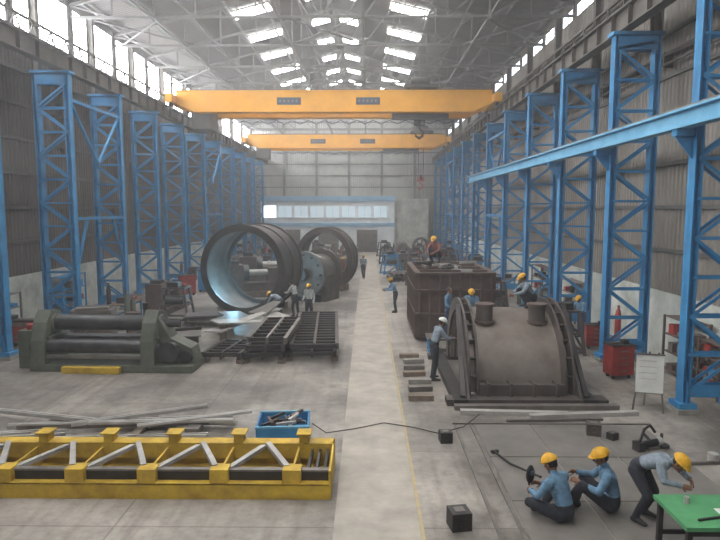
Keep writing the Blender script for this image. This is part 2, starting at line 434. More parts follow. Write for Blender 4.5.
for s in(-1,1):
    b.bb(-.55,.55,s*.5-.02,s*.5+.02,0,.34,'blue'); b.bb(s*.55-.02,s*.55+.02,-.5,.5,0,.34,'blue'); b.bb(-.58,.58,s*.5-.03,s*.5+.03,.32,.36,'bluelt')
for i in range(26):
    a=random.uniform(0,3.1); x,y=random.uniform(-.3,.3),random.uniform(-.28,.28); c,s_=math.cos(a)*.22,math.sin(a)*.18
    b.bar((x-c,y-s_,.1+.012*i),(x+c,y+s_,.13+.012*i),.06,.05,random.choice(['dark','steel','black','brown','lsteel']))
b.obj('blue_scrap_bin',(-1.85,12.95,0),4)

# ---------------------------------------------------------------- plate rolling machine
b=B()
b.bb(-2.2,2.9,-.75,.75,0,.22,'olive'); b.bb(-1.1,.7,-.95,-.75,0,.2,'yellow')
for x in(-1.95,1.5):
    prof=[(x-.22,-.75,.2),(x-.22,.75,.2),(x-.22,.6,.95),(x-.22,.35,1.75),(x-.22,-.2,1.85),(x-.22,-.5,1.5),(x-.22,-.68,.95)]
    b.prism(prof,(.44,0,0),'olive')
    b.bb(x-.28,x+.28,-.55,.5,.95,1.05,'olive')
    b.cyl((x-.3,0,1.4),(x+.3,0,1.4),.3,'olive')
    for yy,zz in((-.42,.72),(.42,.72),(0,1.4)): b.cyl((x-.34,yy,zz),(x+.34,yy,zz),.17,'roll')
b.cyl((-1.75,0,1.42),(1.4,0,1.42),.25,'roll',n=28); b.cyl((-1.75,-.42,.75),(1.4,-.42,.75),.23,'roll',n=28); b.cyl((-1.75,.42,.75),(1.4,.42,.75),.23,'roll',n=28)
b.bb(-1.7,1.3,-.66,-.58,.4,.5,'steel')
b.prism([(1.7,-.35,.2),(2.9,-.35,.2),(2.75,-.35,.7),(2.1,-.35,1.0),(1.7,-.35,1.7)],(0,.7,0),'olive')
b.cyl((2.1,-.6,.6),(2.1,-.3,.6),.32,'roll'); b.cyl((2.6,-.5,.45),(2.6,-.3,.45),.2,'dark')
b.cyl((1.2,0,1.85),(1.2,0,2.05),.08,'roll'); b.cyl((1.6,0,1.4),(2.3,0,1.4),.12,'roll')
b.bb(-2.75,-2.2,-.4,.4,.0,1.2,'olive'); b.cyl((-2.5,-.1,1.2),(-2.5,-.1,1.35),.12,'red')
b.obj('plate_rolling_machine',(-8.2,18.7,0),-2,bevel=.015)

# ---------------------------------------------------------------- flat frame panels
def panel(w,l,nr,h,zs,k='dark',slant=0,tilt=.0):
    b=B()
    for j,z in enumerate(zs):
        kk=[k,'primer','steel'][j%3]; o=.08*j
        for x in(-w/2,w/2): b.bar((x+o,-l/2,z+h/2),(x+o,l/2,z+h/2+tilt*j),.12,h,kk)
        b.bar((o,-l/2,z+h/2),(o,l/2,z+h/2+tilt*j),.08,h,kk)
        for i in range(nr+1):
            y=-l/2+l*i/nr; zz=z+tilt*j*i/nr; b.bar((-w/2+o,y,zz+h*.6),(w/2+o,y+slant,zz+h*.6),.1,h*.6,k)
    for x in(-w/2,w/2):
        for y in(-l/2+.2,0,l/2-.2): b.bb(x-.12,x+.12,y-.12,y+.12,0,zs[0]+.01,'wood')
    return b
panel(1.5,5.4,13,.2,(.15,.42),tilt=.15).obj('steel_grating_frame',(-1.95,22.0,0),3)
panel(1.2,2.6,6,.2,(.15,.42,.68),slant=.3,tilt=.1).obj('steel_grating_frame',(-3.3,20.3,0),-4)
panel(1.2,2.0,5,.22,(.15,),slant=.2).obj('steel_grating_frame',(-4.6,20.0,0),-8)
b=B()
t=.06
def pl(pts,z,k='lsteel'): b.prism([(x,y,z) for x,y in pts],(0,0,t),k)
pl([(-1.3,-1.1),(.9,-.7),(1.2,.4),(.4,1.6),(.6,2.4),(.1,2.5),(-.5,1.5),(-.1,.5),(-.7,-.1),(-1.8,-.4)],.72)
pl([(-2.2,.2),(-.9,.4),(-.6,1.4),(-1.3,2.6),(-2.2,2.4),(-1.7,1.5)],.55,'steel')
b.prism([(-1.9,-.9,.4),(-1.2,-1.2,.42),(.3,-.1,.95),(.1,.1,.97)],(0,0,.06),'lsteel')
b.prism([(-.6,.9,.8),(.2,.2,.8),(.6,1.8,1.1),(.3,2.0,1.1)],(0,0,.06),'steel')
for x,y in((-1.2,-.8),(.6,-.2),(0,1.8),(.2,.0)): b.bb(x-.12,x+.12,y-.12,y+.12,0,.72,'wood')
for x,y in((-1.7,.8),(-1.6,2.1)): b.bb(x-.12,x+.12,y-.12,y+.12,0,.55,'wood')
b.obj('cut_steel_plate',(-4.2,23.0,0),0)
b=B(); b.bb(-1.2,1.2,-.9,.9,.25,.29,'steel'); b.bar((-1.1,-.8,.12),(1.1,-.8,.12),.1,.25,'dark'); b.bar((-1.1,.8,.12),(1.1,.8,.12),.1,.25,'dark'); b.bar((-1.2,0,.34),(1.2,.3,.34),.1,.1,'dark')
b.obj('steel_plate_table',(-7.6,22.6,0),15)

# ---------------------------------------------------------------- big rings
def ringobj(name,c,R,L,yaw,k='ringg',ki='ringi'):
    b=B(); ax=(0,1,0); z=R
    b.ring((0,0,z),ax,R-.08,R-.17,L,k,ki=ki)
    for y in(-L/2+.07,L/2-.07): b.ring((0,y,z),ax,R,R-.34,.14,k)
    b.ring((0,0,z),ax,R-.02,R-.08,.06,k)
    for i in range(32):
        a=2*math.pi*i/32; d=V((math.cos(a),0,math.sin(a)))
        p=V((0,-L/2-.0,z))+d*(R-.22); b.cyl(p-V((0,.03,0)),p+V((0,.02,0)),.035,'dark',n=8)
    for s in(-1,1):
        b.prism([(s*.5,-L/2,0),(s*1.3,-L/2,0),(s*1.3,-L/2,.32 if R>2 else .4)],(0,L,0),'wood')
    b.obj(name,c,yaw)
ringobj('steel_ring_shell',(-5.6,29.3,0),2.15,2.6,-13)
ringobj('steel_ring_shell',(-2.5,37.2,0),1.95,.9,-24,'primer')
def machine(name,loc,rz,sc=1.0,k='olive'):
    b=B(); S=sc
    b.bb(-1.5*S,1.5*S,-.6*S,.6*S,0,.3*S,k); b.bb(-1.4*S,-.5*S,-.5*S,.5*S,.3*S,1.7*S,k); b.bb(-.5*S,1.3*S,-.35*S,.35*S,.3*S,.75*S,k)
    b.cyl((-.5*S,0,1.25*S),(-.2*S,0,1.25*S),.42*S,'roll'); b.cyl((-.2*S,0,1.25*S),(1.0*S,0,1.25*S),.16*S,'lsteel')
    b.bb(.8*S,1.3*S,-.3*S,.3*S,.75*S,1.5*S,k); b.cyl((-1.1*S,-.5*S,1.0*S),(-1.1*S,-.58*S,1.0*S),.16*S,'dark'); b.bb(-1.2*S,-.7*S,-.3*S,.3*S,1.7*S,1.9*S,'dark')
    b.obj(name,loc,rz,bevel=.02)
b=B()
b.bb(-.9,.9,-1,1,0,.4,'dark'); b.cyl((0,-1.2,1.5),(0,1.2,1.5),1.0,'steel',n=32); b.ring((0,-1.1,1.5),(0,1,0),1.25,.6,.25,'steel'); b.ring((0,.8,1.5),(0,1,0),1.3,.6,.25,'primer')
for i in range(12):
    a=i*math.pi/6; b.bb(math.cos(a)*1.05-.06,math.cos(a)*1.05+.06,-1.28,-1.2,1.5+math.sin(a)*1.05-.06,1.5+math.sin(a)*1.05+.06,'dark')
b.cyl((0,-1.6,1.5),(0,-1.2,1.5),.35,'roll'); b.bb(-1.1,-.8,-.8,.8,0,1.4,'primer'); b.bb(.8,1.1,-.8,.8,0,1.4,'primer')
b.obj('gear_drive_assembly',(-2.9,33.2,0),-25)
machine('lathe_machine',(-6.6,34.2,0),20,1.1,'brown')
machine('lathe_machine',(-6.4,38.0,0),10,1.2,'primer')

# ---------------------------------------------------------------- half drum right
b=B()
ax=(1,0,0); RS=1.95
b.ring((0,0,.15),ax,RS,RS-.08,2.6,'mach',n=48,a0=0,a1=math.pi)
for x in(-1.36,-1.14,1.14,1.36):
    b.ring((x,0,.15),ax,2.25,1.86,.06,'primer',n=48,a0=0,a1=math.pi)
for s in(-1,1):
    for i in range(1,14):
        a=math.pi*i/14
        d=V((0,math.cos(a),math.sin(a)))
        b.bar(V((s*1.25,0,.15))+d*1.9,V((s*1.25,0,.15))+d*2.2,.22,.04,'primer',up=(0,-math.sin(a),math.cos(a)))
    b.prism([(s*1.44-.03,-2.6,.1),(s*1.44-.03,-2.1,.1),(s*1.44-.03,-.55,2.2),(s*1.44-.03,-.8,2.2)],(.06,0,0),'primer')
    b.bar((s*1.58,-2.5,.2),(s*1.48,-.7,2.3),.12,.1,'ringg')
for x in(-.75,.72):
    b.cyl((x,-.85,1.72),(x,-.85,2.36),.23,'primer',n=24); b.cyl((x,-.85,2.3),(x,-.85,2.37),.28,'brown',n=24); b.cyl((x,-.85,1.82),(x,-.85,1.89),.3,'brown',n=24)
b.bb(-2.0,2.1,-2.65,-2.2,.0,.16,'primer'); b.bb(-2.0,2.1,2.1,2.4,.0,.16,'primer')
for x in(-1.65,1.65): b.bb(x-.18,x+.18,-2.7,2.5,0,.18,'dark')
b.bb(-1.1,1.1,-2.3,-2.1,.1,.45,'primer')
for x in(-.9,-.3,.3,.9): b.bb(x-.04,x+.04,-2.4,-1.95,.1,.5,'primer')
b.obj('half_drum_shell',(4.05,17.55,0),0)
b=B()
for i,(x0,y0,x1,y1,w,h,k) in enumerate([(2.2,14.65,6.3,14.7,.2,.12,'steel'),(2.3,14.35,4.9,14.2,.18,.1,'lsteel'),(3.9,14.0,6.6,14.3,.16,.1,'lsteel'),(3.3,13.75,5.6,13.9,.1,.06,'steel')]):
    b.bar((x0,y0,h/2),(x1,y1,h/2),w,h,k)
b.obj('support_bar_stack')
b=B()
for i in range(7):
    y=15.4+i*.75; x=1.5+(i%3)*.05; b.bar((x-.4,y,.07),(x+.25,y+.1*(i%2),.07),.22,.14,['wood','steel','conc'][i%3])
b.obj('timber_sleeper_pile')

# brown housing
b=B(); X,Yd,Z=2.7,4.4,2.6
for s in(-1,1):
    b.bb(s*X/2-.04,s*X/2+.04,-Yd/2,Yd/2,.1,Z,'brown'); b.bb(-X/2,X/2,s*Yd/2-.04,s*Yd/2+.04,.1,Z,'brown')
for z in(.1,1.0,1.9,Z-.06):
    for s in(-1,1):
        b.bb(-X/2-.16,X/2+.16,s*(Yd/2+.08)-.1,s*(Yd/2+.08)+.1,z,z+.08,'brown'); b.bb(s*(X/2+.08)-.1,s*(X/2+.08)+.1,-Yd/2,Yd/2,z,z+.08,'brown')
for i in range(8):
    x=-X/2+X*i/7
    for s in(-1,1): b.bb(x-.03,x+.03,s*(Yd/2+.08)-.1,s*(Yd/2+.08)+.1,.1,Z,'brown')
for i in range(10):
    y=-Yd/2+Yd*i/9
    for s in(-1,1): b.bb(s*(X/2+.08)-.1,s*(X/2+.08)+.1,y-.03,y+.03,.1,Z,'brown')
b.bb(-X/2,X/2,-Yd/2,Yd/2,Z-.35,Z-.3,'primer')
for q in(-1.4,0,1.4): b.bb(-X/2,X/2,q-.08,q+.08,Z-.3,Z+.04,'brown')
for i in range(12):
    x,y=random.uniform(-1.0,1.0),random.uniform(-1.8,1.8); a=random.uniform(0,3)
    b.bar((x-.4*math.cos(a),y-.4*math.sin(a),Z+.02+.012*i),(x+.4*math.cos(a),y+.4*math.sin(a),Z+.02+.012*i),.12,.1,random.choice(['steel','dark','lsteel']))
for x in(-1.2,1.2):
    for y in(-1.9,1.9): b.bb(x-.2,x+.2,y-.2,y+.2,0,.1,'wood')
b.obj('fabricated_steel_housing',(3.35,24.8,0),0)
b=B()
b.bb(-1.6,1.6,-.5,.5,.5,.56,'steel')
for x in(-1.5,1.5):
    for y in(-.42,.42): b.bb(x-.04,x+.04,y-.04,y+.04,0,.5,'blue')
for x in(-1.55,1.55): b.bar((x,-.4,.1),(x,.4,.45),.04,.04,'blue')
b.obj('work_platform',(3.7,20.8,0))

# ---------------------------------------------------------------- floor bed plates and rails
b=B()
for i in range(3):
    for j in range(4):
        x0=2.5+i*1.3; y0=6.2+j*1.85; b.bb(x0,x0+1.27,y0,y0+1.82,0,.012,'plate')
b.obj('floor_bed_plate',(0,0,.001))
b=B()
for x in(2.05,2.42): b.bb(x-.03,x+.03,5,13.5,0,.03,'steel')
b.bb(2.0,6.6,13.59,13.65,0,.03,'steel')
b.obj('floor_rail',(0,0,.001))
def block(loc,s,rz=0,k='dark'):
    b=B(); b.bb(-s/2,s/2,-s/2,s/2,0,s*.9,k); b.ring((0,-s/2,s*.45),(0,1,0),s*.26,s*.16,.03,k,n=20); b.bb(-s*.25,s*.25,-s*.25,s*.25,s*.9,s*.93,'steel')
    b.obj('steel_block',loc,rz,bevel=.01)
block((1.46,9.05,0),.32,10); block((1.7,12.55,0),.26,5); block((5.05,13.0,0),.3,-15,'primer'); block((5.35,12.7,0),.18,30)
b=B(); b.cyl((-.25,0,.12),(.15,0,.14),.07,'black'); b.cyl((.15,0,.14),(.25,0,.14),.09,'lsteel'); b.cyl((.28,0,.02),(.28,0,.3),.03,'dark'); b.cyl((.28,.0,.03),(.28,0,.06),.16,'dark')
b.cyl((.0,-.02,.15),(0,.2,.25),.03,'black'); b.bb(-.4,-.25,-.1,.1,0,.2,'dark'); b.tube([(-.3,0,.2),(-.1,.1,.4),(.1,.15,.45),(.2,.1,.3)],[.03]*4,'black'); b.bb(-.15,.15,-.1,.1,0,.06,'steel')
b.obj('angle_grinder',(5.95,12.2,0),20)
b=B(); b.bar((-.7,0,.03),(.5,.1,.03),.06,.06,'steel'); b.bar((.3,-.3,.04),(.7,.3,.04),.1,.08,'dark'); b.cyl((0,.2,0),(0,.2,.16),.1,'lsteel'); b.obj('hand_tool_pile',(6.9,11.4,0))
b=B(); b.tube([(2.62,11.9,.05),(2.8,11.3,.06),(3.1,10.3,.25)],[.022,.022,.022],'black'); b.cyl((2.56,11.9,.04),(2.7,11.95,.04),.04,'dark'); b.obj('long_steel_bar')
b=B()
pts=[(-1.2,12.8,.3),(-.9,12.9,.05),(-.3,13.2,.03),(.4,13.6,.03),(1.1,13.3,.03),(1.6,12.95,.03),(2.2,13.3,.05),(2.7,14.0,.1)]
b.tube(pts,[.012]*len(pts),'dark',n=8); b.obj('power_cable')

# ---------------------------------------------------------------- right side furniture
def cabinet(name,loc,w,d,h,k,rz=0,top='dark'):
    b=B(); b.bb(-w/2,w/2,-d/2,d/2,.12,h,k)
    for x in(-1,1):
        for y in(-1,1): b.cyl((x*(w/2-.1)-.02,y*(d/2-.1),.07),(x*(w/2-.1)+.02,y*(d/2-.1),.07),.07,'black',n=12)
    n=4
    for i in range(n):
        z=.17+(h-.22)*i/n; b.bb(-w/2+.04,w/2-.04,-d/2-.02,-d/2,z,z+(h-.22)/n-.03,k); b.bb(-.12,.12,-d/2-.05,-d/2-.02,z+.08,z+.11,'steel')
    b.bb(-w/2-.03,w/2+.03,-d/2-.03,d/2+.03,h,h+.03,top)
    b.bar((-w/2+.1,-.05,h+.05),(w/2-.15,.1,h+.05),.08,.06,'steel'); b.bb(w/4-.1,w/4+.08,-.1,.1,h+.03,h+.14,'black')
    b.obj(name,loc,rz,bevel=.008)
cabinet('red_tool_cabinet',(7.5,17.6,0),.7,.5,1.0,'red',10)
cabinet('red_tool_cabinet',(8.25,21.4,0),.7,.5,.85,'red',-10)
cabinet('red_tool_cabinet',(-10.8,24.0,0),.8,.5,.9,'red',20)
cabinet('red_tool_cabinet',(-10.4,34.3,0),.9,.5,1.2,'red',60)
def rack(loc,k,w=1.3,h=1.7,d=.6,rz=0,name='storage_rack'):
    b=B()
    for x in(-w/2,w/2):
        for y in(-d/2,d/2): b.bb(x-.03,x+.03,y-.03,y+.03,0,h,k)
    for i in range(4):
        z=.15+i*(h-.2)/3; b.bb(-w/2,w/2,-d/2,d/2,z,z+.03,k)
        for q in range(3):
            if i<3: ww=random.uniform(.12,.2); x=-w/2+.25+q*(w-.5)/2; b.bb(x-ww,x+ww,-d/2+.08,d/2-.08,z+.03,z+.03+random.uniform(.12,.32),random.choice(['dark','steel','brown','blue','red','primer']))
    b.obj(name,loc,rz)
for a in[(9.35,17.4,'brown',1.6,1.8),(9.35,15.75,'brown',1.0,1.5),(9.35,27,'steel',2,1.8),(9.35,32,'brown',2,2),(-13.75,22,'steel',2,1.8),(-13.75,27.3,'blue',2.2,2),(-13.75,17,'steel',2,1.6)]:
    rack((a[0],a[1],0),a[2],a[3],a[4],.5,90)
b=B()
b.bar((-.35,0,0),(-.2,.05,1.5),.04,.04,'steel'); b.bar((.35,0,0),(.2,.05,1.5),.04,.04,'steel'); b.bar((0,.55,0),(0,.08,1.5),.04,.04,'steel')
R=Matrix.Rotation(math.radians(-2),3,'X'); b.box((0,-.02,.98),(.62,.03,.95),'white',R)
for z in(.5,1.46): b.box((0,-.02,z),(.66,.045,.03),'steel',R)
for z in(1.3,1.15,1.0,.85): b.box((-.05,-.04,z),(.4,.004,.012),'lsteel',R)
b.obj('notice_board_easel',(6.95,14.5,0),-15)
def bench(w,d,k,h=.8,top='wood'):
    b=B(); b.bb(-w/2,w/2,-d/2,d/2,h-.06,h,top)
    for x in(-w/2+.08,w/2-.08):
        for y in(-d/2+.08,d/2-.08): b.bb(x-.035,x+.035,y-.035,y+.035,0,h-.06,k)
    for y in(-d/2+.08,d/2-.08): b.bb(-w/2+.08,w/2-.08,y-.02,y+.02,.2,.26,k); b.bb(-w/2+.08,w/2-.08,y-.02,y+.02,h-.16,h-.06,k)
    return b
b=bench(1.9,.95,'dark',top='green',h=.77)
b.bb(-.3,.1,-.25,.05,.77,.775,'white'); b.bb(.2,.55,-.2,.1,.77,.83,'steel'); b.cyl((-.6,.2,.77),(-.6,.2,.87),.04,'lsteel'); b.bar((-.7,-.3,.785),(-.3,-.2,.785),.03,.03,'dark')
b.obj('green_work_table',(5.22,8.14,0),0,bevel=.006)
for i,(x,y,r) in enumerate([(-11,27,90),(8.6,37,90),(-10.3,32,80),(6.4,32,90),(6.0,44,90),(-9.5,46,90)]):
    b=bench(2.0,.8,'blue'); b.bb(-.6,-.2,-.2,.2,.8,1.05,'dark'); b.cyl((.3,0,.8),(.3,0,1.0),.12,'steel'); b.bb(.5,.8,-.2,.2,.8,.95,'red'); b.obj('workbench',(x,y,0),r)
def drum(loc,k):
    b=B(); b.cyl((0,0,0),(0,0,.88),.28,k,n=24)
    for z in(.02,.3,.58,.87): b.ring((0,0,z),(0,0,1),.295,.27,.03,k,n=24,up=(0,1,0))
    b.cyl((.12,0,.88),(.12,0,.9),.04,'dark',n=10); b.obj('steel_drum',loc)
def gas(loc,k):
    b=B(); b.tube([(0,0,0),(0,0,1.15),(0,0,1.3),(0,0,1.36),(0,0,1.45)],[.11,.11,.08,.04,.04],k,n=16); b.cyl((0,0,1.42),(.08,0,1.42),.025,'lsteel',n=8); b.cyl((-.0,0,1.45),(0,0,1.5),.05,'steel',n=10)
    b.obj('gas_cylinder',loc)
def crate(loc,w,d,h,k,rz=0):
    b=B(); b.bb(-w/2,w/2,-d/2,d/2,.08,h,k)
    for s in(-1,1):
        b.bb(-w/2-.03,w/2+.03,s*d/2-.03,s*d/2+.03,h-.1,h,'steel'); b.bb(-w/2-.03,w/2+.03,s*d/2-.03,s*d/2+.03,.08,.18,'steel'); b.bar((-w/2,s*(d/2+.02),.15),(w/2,s*(d/2+.02),h-.08),.06,.03,'steel',up=(0,1,0))
        b.bb(s*w/2-.05,s*w/2+.05,-d/2,d/2,0,h,'steel')
    for i in range(4): b.bar((-w/2+.1,-d/3+i*d/5,h+.04),(w/2-.1,-d/3+i*d/5+.1,h+.04),.08,.08,random.choice(['dark','lsteel','steel']))
    b.obj('stacking_crate',loc,rz)
def gearwheel(loc,R,rz,k):
    b=B(); z=R+.06; b.ring((0,0,z),(0,1,0),R,R*.8,.3,k,n=36); b.cyl((0,-.2,z),(0,.2,z),R*.22,'steel')
    for i in range(6):
        a=i*math.pi/3+.2; b.bar((math.cos(a)*R*.15,0,z+math.sin(a)*R*.15),(math.cos(a)*R*.85,0,z+math.sin(a)*R*.85),.1,.14,k,up=(0,1,0))
    for i in range(30):
        a=i*math.pi/15; b.box((math.cos(a)*(R+.02),0,z+math.sin(a)*(R+.02)),(.09,.28,.09),k,Matrix.Rotation(-a,3,'Y'))
    b.bb(-R*.5,-R*.3,-.4,.4,0,.14,'wood'); b.bb(R*.3,R*.5,-.4,.4,0,.14,'wood'); b.bb(-R*.5,R*.5,-.35,-.25,0,.1,'wood')
    b.obj('gear_wheel',loc,rz)
def weldframe(loc,rz,k,w=1.4,d=1.1,h=1.5):
    b=B()
    for x in(-w/2,w/2):
        for y in(-d/2,d/2): b.bar((x,y,0),(x*.7,y*.7,h),.09,.09,k)
    for z,f in((.12,.97),(h*.5,.85),(h,.7)):
        for s in(-1,1): b.bar((-w/2*f,s*d/2*f,z),(w/2*f,s*d/2*f,z),.08,.08,k); b.bar((s*w/2*f,-d/2*f,z),(s*w/2*f,d/2*f,z),.08,.08,k)
    b.cyl((-w*.3,0,h*.6),(w*.3,0,h*.6),.25,'roll'); b.bb(-.3,.2,-.25,.25,h,h+.25,'dark'); b.bar((-w/2,-d/2,.1),(w/2*.85,-d/2*.85,h*.5),.06,.06,k)
    b.obj('welded_support_frame',loc,rz)
def plates(loc,rz):
    b=B()
    for i in range(6):
        w,d=random.uniform(1.2,1.8),random.uniform(.8,1.2); ox=random.uniform(-.1,.1)
        b.bb(-w/2+ox,w/2+ox,-d/2,d/2,.1+i*.07,.13+i*.07,random.choice(['steel','dark','brown','primer']))
        for q in(-.45,.45): b.bb(q-.05,q+.05,-.4,.4,.0+i*.07 if i else 0,.1+i*.07,'wood')
    b.obj('steel_plate_stack',loc,rz)
cols=['dark','olive','steel','brown','primer','primer','white','blue','steel','red']
occupied=[(-8.15,18.7,3.0),(-4.2,21,3.0),(-1.95,21.9,1.6),(-7.6,22.6,1.5),(-5.6,29.3,2.7),(-2.9,33.2,1.6),(-2.5,37.2,2),(-6.6,34.2,1.8),(-6.4,38,2.0),(3.35,24.8,2.8),(3.7,20.8,1.8),(4.05,17.5,3),(8.3,23,1.0),(-2.6,26.2,.8),(-3.3,27.4,.8),(-3.9,26,.8),(7.35,17.7,.6),(8.2,21.6,.5),(-10.8,24,.6),(-10.4,34.3,.6)]
occupied+= [(x,y,1.2) for x,y in[(-11,27),(8.6,37),(-10.3,32),(6.4,32),(6,44),(-9.5,46),(9.4,27),(9.4,32),(-13.7,22),(-13.7,27.3)]]
def free(x,y,r):
    for a,c,q in occupied:
        if (a-x)**2+(c-y)**2<(q+r)**2: return False
    for gy in GRID:
        for gx in(7.85,9.1,-12.05,-13.3):
            if abs(x-gx)<r+.3 and abs(y-gy)<r+.3: return False
    occupied.append((x,y,r)); return True
def put(kind,x,y):
    k=random.choice(cols)
    if kind=='c': crate((x,y,0),random.uniform(.9,1.4),random.uniform(.8,1.1),random.uniform(.6,1.5),k,random.choice([0,90,12]))
    elif kind=='m': machine('lathe_machine',(x,y,0),random.choice([0,90,80,10]),random.uniform(.85,1.05),random.choice(['olive','steel','primer','brown']))
    elif kind=='d': drum((x,y,0),random.choice(['blue','brown','dark']))
    elif kind=='g': gas((x,y,0),random.choice(['dark','red','olive']))
    elif kind=='p':
        b=B()
        for i in range(5): b.ring(((i-2)*.32,0,.15),(0,1,0),.15,.12,2.2,'dark',n=16)
        for i in range(4): b.ring(((i-1.5)*.32,0,.42),(0,1,0),.15,.12,2.2,'primer',n=16)
        b.obj('pipe_stack',(x,y,0),random.choice([0,8]))
    elif kind=='w': gearwheel((x,y,0),random.uniform(.6,.95),random.choice([0,20,-30,90]),random.choice(['dark','primer','steel']))
    elif kind=='f': weldframe((x,y,0),random.choice([0,15,90]),random.choice(['dark','primer','blue','brown']))
    elif kind=='s': plates((x,y,0),random.choice([0,15,90]))
    else: cabinet('tool_cabinet',(x,y,0),.9,.6,random.uniform(1.1,1.7),random.choice(['white','steel','blue','olive']),random.choice([0,90,-90]))
RR={'c':.95,'m':1.75,'d':.35,'g':.2,'p':1.45,'b':.7,'w':1.0,'s':1.15,'f':.95}
for kind,x,y in[('f',6.9,20.9),('d',6.0,22.4),('d',6.3,24.2),('s',6.2,26.8),('g',9.2,21.8),('f',6.2,29),('c',-12.6,21.9),('c',-10.2,22.0),('d',-9.4,23.7),('m',-9.9,29.2),('f',-8.6,26.6),('s',-7.0,25.6)]:
    occupied.append((x,y,RR[kind])); put(kind,x,y)
cnt=0
for t in range(2200):
    if random.random()<.5: x=random.uniform(-12.9,-6.2); y=random.uniform(24,66)
    else: x=random.uniform(4.6,8.9); y=random.uniform(26,66)
    if random.random()<.35: x=random.choice([random.uniform(-5.5,-1.6),random.uniform(1.7,4.5)]); y=random.uniform(39,66)
    kind=random.choice('cccmmdgpbwfffs')
    r=RR[kind]
    if x<XL+r+.2 or x>XR-r-.2 or (kind=='p' and y<36) or (kind=='w' and y<30) or not free(x,y,r): continue
    put(kind,x,y)
    cnt+=1
    if cnt>150: break

# ---------------------------------------------------------------- people
def vox(bb,size):
    ob=bpy.data.objects.new('tmp',bb.mesh('tmp')); col.objects.link(ob)
    md=ob.modifiers.new('r','REMESH'); md.mode='VOXEL'; md.voxel_size=size
    sm=ob.modifiers.new('s','SMOOTH'); sm.iterations=4; sm.factor=.6
    dg=bpy.context.evaluated_depsgraph_get(); me=bpy.data.meshes.new_from_object(ob.evaluated_get(dg))
    vs=[v.co.copy() for v in me.vertices]; fs=[tuple(p.vertices) for p in me.polygons]; cs=[p.center.copy() for p in me.polygons]
    bpy.data.objects.remove(ob); bpy.data.meshes.remove(me); return vs,fs,cs
def hand(b,w,d,n,side):
    w=V(w); d=V(d).normalized(); n=(V(n)-d*V(n).dot(d)).normalized(); s=d.cross(n)*side
    R=Matrix((s,d,n)).transposed()
    b.ell(w+d*.05,(.041,.055,.017),'skin',R,12,8)
    for i,l in enumerate((.068,.078,.073,.056)):
        p=w+d*.088+s*(.03-.02*i); pts=[p-d*.02,p]; dd=d.copy()
        for q,fr in enumerate((.45,.32,.23)):
            an=.35+.1*i*.5+.25*q; dd=(d*math.cos(an)+n*math.sin(an)); p=p+dd*l*fr; pts.append(p)
        b.tube(pts,[.0095,.0095,.009,.0082,.006],'skin',n=7)
    p=w+d*.03+s*.034; b.tube([p-s*.01,p,p+(d*.6+s*.7+n*.3).normalized()*.035,p+(d*.85+s*.6+n*.5).normalized()*.062],[.012,.0125,.011,.007],'skin',n=7)
POSES={}
def P(pel,wai,che,nb,nk,hd,sh,el,wr,hi,kn,an,to,face=(0,1,-.1)): return dict(pel=pel,wai=wai,che=che,nb=nb,nk=nk,hd=hd,sh=sh,el=el,wr=wr,hi=hi,kn=kn,an=an,to=to,face=face)
def sym(x,y,z): return ((-x,y,z),(x,y,z))
POSES['stand']=P((0,0,.94),(0,0,1.08),(0,.0,1.28),(0,0,1.43),(0,.01,1.5),(0,.03,1.6),sym(.175,0,1.4),((-.23,-.02,1.12),(.24,.02,1.13)),((-.24,.1,.88),(.2,.24,1.02)),sym(.095,0,.9),((-.11,.03,.49),(.12,.02,.49)),((-.12,-.02,.09),(.15,-.03,.09)),((-.15,.14,.04),(.19,.13,.04)))
POSES['work']=P((0,-.04,.94),(0,0,1.08),(0,.07,1.27),(0,.12,1.41),(0,.15,1.47),(0,.2,1.56),sym(.175,.1,1.38),((-.25,.22,1.15),(.25,.24,1.16)),((-.14,.46,1.12),(.13,.48,1.14)),sym(.095,-.03,.9),((-.12,.04,.49),(.13,-.03,.49)),((-.13,-.02,.09),(.15,-.1,.09)),((-.16,.14,.04),(.19,.06,.04)),(0,1,-.5))
POSES['walk']=P((0,0,.93),(0,0,1.07),(0,.02,1.27),(0,.03,1.42),(0,.04,1.49),(0,.06,1.59),sym(.175,.02,1.39),((-.23,.1,1.13),(.23,-.12,1.14)),((-.22,.3,.98),(.22,-.1,.9)),sym(.095,0,.9),((-.1,.18,.5),(.1,-.06,.48)),((-.1,.26,.1),(.1,-.36,.16)),((-.11,.42,.06),(.11,-.22,.05)))
POSES['bend']=P((0,-.12,.9),(0,.0,1.02),(0,.18,1.12),(0,.33,1.16),(0,.39,1.17),(0,.49,1.18),sym(.18,.3,1.12),((-.24,.42,.87),(.24,.42,.88)),((-.14,.6,.72),(.14,.6,.73)),sym(.1,-.13,.86),((-.12,-.02,.48),(.12,.0,.48)),((-.14,-.12,.09),(.15,-.1,.09)),((-.17,.04,.04),(.18,.06,.04)),(0,.8,-.7))
POSES['bendt']=P((0,-.2,.82),(0,-.08,.92),(0,.09,1.0),(0,.24,1.04),(0,.29,1.05),(0,.39,1.06),sym(.185,.21,1.0),((-.28,.3,.84),(.28,.3,.84)),((-.17,.46,.8),(.15,.48,.8)),sym(.1,-.2,.78),((-.13,.0,.46),(.13,.02,.46)),((-.15,-.16,.09),(.16,-.14,.09)),((-.18,.0,.04),(.19,.02,.04)),(0,.8,-.65))
POSES['sit']=P((0,0,.14),(0,.02,.29),(0,.1,.47),(0,.17,.61),(0,.2,.67),(0,.25,.76),sym(.185,.14,.57),((-.27,.26,.36),(.27,.24,.35)),((-.14,.47,.33),(.16,.48,.34)),sym(.1,.03,.13),((-.3,.38,.24),(.29,.34,.3)),((.06,.5,.09),(-.02,.36,.08)),((.16,.56,.05),(-.12,.42,.05)),(0,1,-.55))
